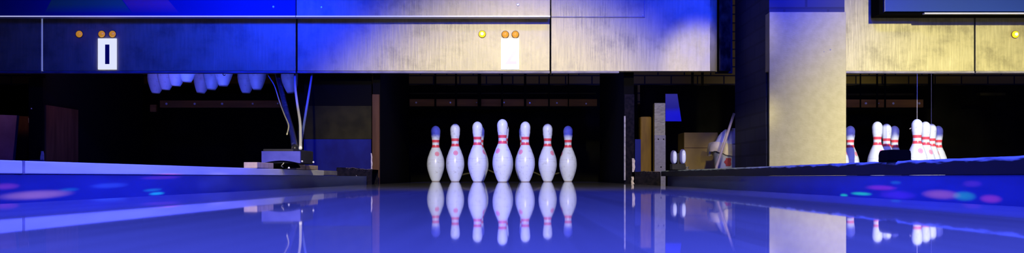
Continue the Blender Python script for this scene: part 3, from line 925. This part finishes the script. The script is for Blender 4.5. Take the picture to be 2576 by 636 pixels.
t = thing('sensor_lamp', 'pair of glowing oval lenses on a black foot on the dark rail', 'sensor', (X(1707, 4.86), 4.86, 0.0645))
def lens(pxc, wpx, py0, py1):
    d = 4.86
    rz, rx = (py1 - py0) / 2 / F * d, wpx / 2 / F * d
    g = thing('lens_housing', None, None)
    bm = MB()
    def sph(rx, ry, rz, yo):
        def fn(u, v):
            a, b2 = 2 * pi * u, pi * (v * 0.998 + 0.001)
            sx = math.copysign(abs(cos(a) * sin(b2)) ** 0.8, cos(a)); sy = sin(a) * sin(b2); sz = math.copysign(abs(cos(b2)) ** 0.8, cos(b2))
            return (X(pxc, d) + rx * sx, d + yo + ry * sy, Z((py0 + py1) / 2, d) + rz * sz)
        return fn
    h = MB().grid(sph(rx, 0.02, rz, 0.022), 24, 16).build('lens_housing', M['frost'], None, smooth=True)
    l_ = MB().grid(sph(rx * 0.62, 0.018, rz * 0.86, 0.010), 24, 16).build('lens', M['lens_white'], h, smooth=True)
    bpy.data.objects.remove(g)
    l_.location = (rx * 0.22, 0, 0)
    return h
adopt(t, lens(1696.5, 17, 377.5, 413), lens(1719, 17, 374.5, 413),
      MB().box(X(1690, 4.86), X(1724, 4.86), 4.85, 4.92, 0.066, Z(412, 4.86)).bevel(0.003).build('foot', M['dark']),
      MB().box(X(1705.5, 4.86), X(1710, 4.86), 4.875, 4.90, Z(413, 4.86), Z(385, 4.86)).build('bridge', M['dark']),
      MB().lathe([(0.014, 0), (0.014, 0.004), (0.007, 0.004), (0.007, 0.011), (0.010, 0.012), (0.010, 0.016)], X(1731, 4.86), 4.89, 0.066, 14).build('bolt', M['galv_light']))

o = MB().box(X(1721, 6.6), X(1806, 6.6), 6.6, 6.85, FZ, Z(333, 6.6)).bevel(0.004).build('cardboard_box', M['card'])
tag(o, 'plain tan cardboard box in shadow behind the bucket', 'box')
l_ = MB().box(X(1722, 6.6), X(1805, 6.6), 6.597, 6.5995, Z(372, 6.6), Z(371, 6.6)).build('flap_seam', M['brown'], o)

# bucket with a bag folded over its rim
bd, bx = 6.2, X(1830, 6.2)
t = thing('bucket', 'white bucket with red mark lined by a cream bag, half behind the pillar', 'bucket', (bx, bd, FZ))
adopt(t, MB().lathe([(0.060, FZ), (0.063, FZ + .01), (0.090, Z(368, bd)), (0.094, Z(366, bd)), (0.087, Z(365, bd)), (0.055, FZ + 0.02)], bx, bd, 0, 36, cap=False).build('pail', M['bucket'], smooth=True))
def skirt(u, v):
    a = 2 * pi * u
    zt = Z(361, bd) + 0.010 * sin(2 * a + 0.6)
    zb = Z(386 + 6 * sin(3 * a) + 4 * noise.noise(Vector((cos(a) * 3, sin(a) * 3, 1))), bd)
    r = 0.098 + 0.010 * v + 0.004 * sin(7 * a + 2 * v) + 0.006 * max(0, sin(pi * v))
    r += 0.012 * max(0, cos(a - pi * 0.95))
    return (bx + r * cos(a), bd + r * sin(a), zt + (zb - zt) * v)
adopt(t, MB().grid(skirt, 60, 8).build('bag_cuff', M['bag'], smooth=True))
def peak(u, v):
    a = 2 * pi * u
    r = 0.092 * (1 - v) ** 0.55 + 0.001
    hump = 0.105 * (1 - (1 - v) ** 1.8)
    z = Z(363, bd) + hump * (0.85 + 0.25 * noise.noise(Vector((cos(a), sin(a), 3)))) + 0.008 * noise.noise(Vector((cos(a) * 6, v * 6, sin(a) * 6)))
    return (bx + 0.012 + r * cos(a) + 0.012 * v, bd + r * sin(a), z)
adopt(t, MB().grid(peak, 48, 14).build('bag', M['bagwhite'], smooth=True))
def mark(u, v):
    a = -pi / 2 - 0.42 + 0.5 * u + 0.05 * sin(9 * v)
    z = Z(418 - 20 * v, bd)
    r = 0.063 + 0.027 * (z - FZ - 0.01) / (Z(368, bd) - FZ - 0.01) + 0.0025
    s = 1 - 0.35 * abs(2 * v - 1)
    a = -pi / 2 - 0.17 + (a + pi / 2 + 0.17) * s
    return (bx + r * cos(a), bd + r * sin(a), z)
adopt(t, MB().grid(mark, 10, 6).build('red_mark', M['redink'], smooth=True))

o = MB().tube([P3(1800, 452, 5.86), P3(1803, 418, 5.87), P3(1825, 352, 5.89), P3(1846.5, 285, 5.92)], [0.0085, 0.0085, 0.008, 0.0075], 10).build('wooden_stick', M['stick'], smooth=True)
tag(o, 'pale wooden stick slanting across the bucket', 'stick')

# ------------------------------------------------------------------ sensors on the rails
d = 3.35
zr = 0.0585
t = thing('ball_sensor', 'grey-fronted sensor box with arched underside on two wooden blocks', 'sensor', (X(706, d), d, zr))
arch = [(658, 410), (658, 380), (755, 380), (755, 410)]
for k_ in range(0, 17):
    u = k_ / 16
    arch.append((753 - 93 * u, 410 - 6.5 * sin(pi * u)))
adopt(t, MB().prism([(X(a, d), Z(b, d)) for a, b in arch], d, d + 0.012).build('front_cover', M['cover']),
      MB().box(-0.839, -0.737, d + 0.0125, d + 0.35, 0.0772, Z(374, d)).bevel(0.003).build('housing', M['dark']))
# dark reflector bowl under the arch
def bowl(u, v):
    a = pi * u
    return (X(707, d) - X(47 + CX, d) * cos(a) * (1 - 0.55 * v) * 0.97, d + 0.02 + 0.06 * v, zr + 0.003 + (Z(405, d) - zr) * sin(a) * (1 - v))
adopt(t, MB().grid(bowl, 20, 6).build('reflector_bowl', M['black'], smooth=True),
      MB().tube(curve_pts([P3(712, 420, 3.38), P3(708, 417, 3.37), P3(713, 411, 3.36), P3(716, 404, 3.38)], 6), 0.0013, 6).build('lead_wire', M['cordthin']),
      MB().lathe([(0.0001, 0), (0.004, 0.001), (0.002, 0.006)], X(725, d), d + 0.01, Z(424, d), 10).build('screw', M['bolt']))
for px, py in ((758, 405.5), (786.5, 407.5)):
    adopt(t, MB().lathe([(0.0035, 0), (0.002, -0.003)], X(px, d), d + 0.0118, Z(py, d), 10, 'y').build('screw', M['bolt']))
for y0, y1, zt, lab in ((3.09, 3.30, 0.0768, 'pale wooden block under the cable-free end of the arched sensor'),
                        (3.62, 3.765, 0.0768, 'pinkish wooden block under the cable end of the arched sensor'),
                        (3.77, 3.995, 0.0760, 'dull tan wooden block last in line toward the rail end')):
    xr_ = lrail(y1) - 0.0015
    o = MB().box(xr_ - 0.042, xr_, y0, y1, zr + 0.0003, zt).bevel(0.0015).build('wooden_block', M['blockwood'])
    tag(o, lab, 'block')

d = 2.09
t = thing('ball_sensor', 'small black sensor housing with rounded top on the dark rail', 'sensor', (X(2262, d), d, 0.066))
pts = [(2232, 409), (2292, 409), (2292, 388), (2290.5, 381), (2286, 378), (2243, 377.5), (2237, 379), (2233.5, 384), (2232, 391)]
hull = MB().prism([(X(a, d), Z(b, d) + 0.0012) for a, b in pts], d, d + 0.05).build('housing', M['gap']); adopt(t, hull)
adopt(t, MB().box(X(2231, d), X(2293, d), d - 0.001, d + 0.052, 0.0662, 0.0672).build('mount_plate', M['gap']))

# ------------------------------------------------------------------ cables from the panel down to the arched sensor
def cable(name, pts, r, mat, label, n=10):
    o = MB().tube(curve_pts(pts, n), r, 8).build(name, mat, smooth=True)
    return tag(o, label, 'cable')


cable('hanging_cable', [P3(741, 150, 5.70), P3(742, 186, 5.69), P3(743, 220, 5.3), P3(748, 262, 4.8), P3(754.5, 305, 4.35), P3(756, 340, 4.05), P3(756, 373, 3.74)],
      0.0062, M['cordwhite'], 'thick white cord hanging down to the arched sensor')
cable('hanging_cable', [P3(789, 150, 5.70), P3(785, 186, 5.69), P3(779, 225, 5.3), P3(770, 280, 4.9), P3(761, 335, 4.5), P3(754, 374, 4.2)], 0.0062, M['cordblue'],
      'blue cord slanting down to the arched sensor')
cable('hanging_wire', [P3(668, 160, 5.72), P3(673, 186, 5.69), P3(690, 215, 5.25), P3(704, 258, 4.75), P3(716, 290, 4.4), P3(726, 315, 4.15), P3(722, 338, 4.0)], 0.0028, M['cordthin'],
      'thin cream wire hanging loose beside the taped bundle')
cable('hanging_bundle', [P3(694, 150, 5.76), P3(698, 188, 5.73), P3(709, 232, 5.45), P3(723, 290, 5.05), P3(735, 335, 4.6), P3(742, 374, 4.05)], 0.0145, M['bundle'],
      'thick dark taped cable bundle slanting down to the arched sensor')
pts = [P3(560.5, 177, 5.645), P3(561, 187, 5.645), P3(564, 189.5, 5.645), P3(567.5, 188, 5.645)]
o = MB().tube(curve_pts(pts, 6), 0.002, 6).build('hanging_hook', M['gap'], smooth=True)
tag(o, 'tiny dark wire hook in front of a lifted pin', 'hook')

# ------------------------------------------------------------------ lights
def aim(o, target):
    v = Vector(target) - o.location
    o.rotation_euler = v.to_track_quat('-Z', 'Y').to_euler()


def area(name, loc, target, sx, sy, power, color, spread=180):
    l = bpy.data.lights.new(name, 'AREA'); l.shape = 'RECTANGLE'; l.size = sx; l.size_y = sy
    l.energy = power; l.color = color; l.spread = radians(spread)
    o = bpy.data.objects.new(name, l); COL.objects.link(o); o.location = loc; aim(o, target)
    return o


def spot(name, loc, target, half, power, color, blend=0.3, size=0.06, scale=(1, 1)):
    l = bpy.data.lights.new(name, 'SPOT'); l.spot_size = radians(2 * half); l.spot_blend = blend
    l.energy = power; l.color = color; l.shadow_soft_size = size
    o = bpy.data.objects.new(name, l); COL.objects.link(o); o.location = loc; aim(o, target)
    o.scale = (scale[0], scale[1], 1)
    return o


BLUE = (0.002, 0.018, 1.0)
LILAC = (0.075, 0.090, 1.0)
LAV = (0.082, 0.112, 1.0)
WARM = (1.0, 0.88, 0.42)
# ultraviolet-blue tubes: over the approach, and near the masking panels; plus added unseen fill lights
area('uv_tube_approach', (0.7, -2.0, 1.75), (0.9, 5.6, 0.4), 2.0, 0.25, 26, BLUE, 60)
area('uv_tube_masking', (-1.40, 4.3, 1.15), (-1.35, 5.6, 0.80), 0.7, 0.12, 17, BLUE, 110)
area('uv_tube_pillar', (1.40, 3.9, 1.75), (1.36, 5.4, 1.02), 0.6, 0.12, 8.5, BLUE, 50)
area('header_fill', (0.35, 4.3, 1.55), (0.35, 5.5, 0.98), 1.2, 0.1, 2.2, BLUE, 45)  # unseen fill added to turn the header top bluer
area('uv_tube_lane', (0.1, 0.4, 2.6), (0.1, 0.5, 0), 3.0, 0.4, 140, LAV, 110)
area('rail_fill_a', (1.7, 1.9, 1.0), (-0.8, 2.1, 0.0), 0.1, 1.6, 23, LILAC, 62)  # unseen fill added to brighten the white rail and its side board
area('rail_fill_b', (-1.7, 1.9, 1.0), (0.8, 2.1, 0.0), 0.1, 1.6, 23, LILAC, 62)  # matching unseen fill added for the opposite side board
area('lifted_pin_fill', (-2.0, 5.66, 0.05), (-2.0, 6.5, 0.66), 1.2, 0.03, 3.5, LAV, 120)  # unseen low fill added to brighten the rear lifted pins
# ultraviolet tubes fixed behind the masking panels, over the pins
area('uv_tube_pins_lifted', (-2.0, 5.74, 0.70), (-2.0, 6.5, 0.62), 1.1, 0.04, 3.0, LAV)
area('uv_tube_pins_centre', (-0.06, 5.74, 0.72), (-0.06, 6.4, 0.2), 1.1, 0.04, 5.0, LAV)
area('uv_tube_pins_side', (2.45, 5.74, 0.72), (2.45, 6.4, 0.2), 1.1, 0.04, 5.0, LAV)
# warm pin spotlights, one per lane in play, then two added fill spots
spot('pin_spot_centre', (0.0, -2.0, 2.5), (0.0, 5.6, -0.38), 11.0, 2200, WARM, 0.55, 0.1)
spot('pin_spot_side', (2.45, -2.0, 2.5), (2.45, 5.6, -0.10), 11.0, 4400, (1.0, 0.91, 0.56), 1.0, 0.1)
spot('gap_fill_spot', (0.75, -1.0, 1.0), (1.335, 6.2, 0.22), 0.95, 1000, WARM, 0.6)  # unseen fill added to warm the bucket and bag in the gap
spot('panel_fill_spot', (2.45, -2.0, 1.65), (1.03, 5.6, 0.68), 1.7, 1100, WARM, 0.7)  # unseen fill added for the highlight on the tall gold panel
# unseen fill lights added inside the pits to brighten their dim backs
area('pit_fill_centre', (-0.05, 6.0, 1.25), (-0.05, 8.0, 0.75), 1.2, 0.1, 0.8, (1, 0.72, 0.3))
area('pit_fill_side', (2.5, 6.0, 1.25), (2.5, 8.0, 0.75), 1.5, 0.1, 1.6, (1, 0.75, 0.32))
area('pit_fill_corner', (-2.35, 5.76, 0.80), (-2.85, 6.1, 0.2), 0.3, 0.06, 0.55, (1, 0.42, 0.30))  # unseen fill added to brighten the brown board
area('pit_fill_end', (-3.2, 5.74, 0.80), (-3.0, 6.05, 0.2), 0.3, 0.06, 0.6, (1, 0.50, 0.45))  # unseen fill added to brighten the leaning boards
area('pit_fill_dim', (-2.0, 6.9, 1.0), (-2.0, 7.4, 0.5), 1.0, 0.1, 0.12, (1, 0.5, 0.2))

# disco beams on the side boards
def disco(color, px, py, wpx, hpx, e, side):
    """narrow oval beam from a ceiling effect lamp onto a side board"""
    xb = lrail(1.9) - 0.006 if side < 0 else 0.806
    d = xb * F / (px - CX)
    z = Z(py, d)
    d0, d1 = (xb * F / (px - wpx / 2 - CX), xb * F / (px + wpx / 2 - CX))
    hw = abs(d1 - d0) / 2
    hh = hpx / 2 / F * d
    src = Vector((xb - side * 1.75, d, z + 1.15))
    dist = (src - Vector((xb, d, z))).length
    ha = math.atan(hw / dist)
    va = math.atan(hh * (1.75 / dist) / dist)
    e *= 6.0 if color[0] > 0.4 else 4.0
    spot('effect_lamp', src, (xb, d, z), math.degrees(ha), e * 4 * pi * dist * dist, color, 1.0, 0.002, (1, va / ha))


for c, px, py, w_, h_, e in (((1, .27, .06), 100, 487, 210, 26, 5.0), ((1, .08, .08), 22, 464, 80, 18, 2.6), ((.03, 1, .30), 388, 491, 46, 8, 6),
                             ((.03, .9, .3), 378, 482, 56, 8, 2.4), ((.25, .4, .6), 275, 468, 110, 16, 1.6), ((1, .08, .2), 400, 451, 120, 10, 1.2),
                             ((.03, .8, .3), 175, 476, 60, 10, 1.8), ((.35, .3, .5), 530, 470, 110, 60, 0.7)):
    disco(c, px, py, w_, h_, e, -1)
for c, px, py, w_, h_, e in (((.03, 1, .04), 2123, 491, 24, 9, 8), ((.03, 1, .04), 2166, 487, 62, 9, 9), ((1, .04, .1), 2215, 472, 90, 15, 3.2),
                             ((1, .18, .02), 2365, 489, 110, 28, 4.4), ((.06, .9, .05), 2425, 493, 70, 28, 3.6), ((1, .06, .06), 2492, 500, 66, 24, 3.8),
                             ((.5, .05, .5), 2255, 490, 110, 26, 1.2), ((.05, .8, .2), 2253, 459, 34, 10, 1.8), ((.9, .1, .2), 2445, 462, 60, 20, 1.0)):
    disco(c, px, py, w_, h_, e, 1)

w = bpy.data.worlds.new('night'); sc.world = w; w.use_nodes = True
w.node_tree.nodes['Background'].inputs[0].default_value = (0.002, 0.003, 0.02, 1)
w.node_tree.nodes['Background'].inputs[1].default_value = 0.3

# ------------------------------------------------------------------ camera
cam = bpy.data.cameras.new('camera')
co = bpy.data.objects.new('camera', cam); COL.objects.link(co)
co.location = (0, 0, HC)
co.rotation_euler = (pi / 2, 0, 0)
cam.sensor_fit = 'HORIZONTAL'; cam.sensor_width = 36
cam.lens = F / 2576 * 36
cam.shift_x = -(CX - 1288) / 2576
cam.shift_y = (CY - 318) / 2576
cam.clip_start = 0.01
sc.camera = co

sc.view_settings.view_transform = 'Standard'
sc.view_settings.look = 'None'
sc.view_settings.gamma = 1
sc.view_settings.use_curve_mapping = False
sc.view_settings.exposure = 0
sc.cycles.use_denoising = True
sc.cycles.sample_clamp_indirect = 4
sc.cycles.max_bounces = 6
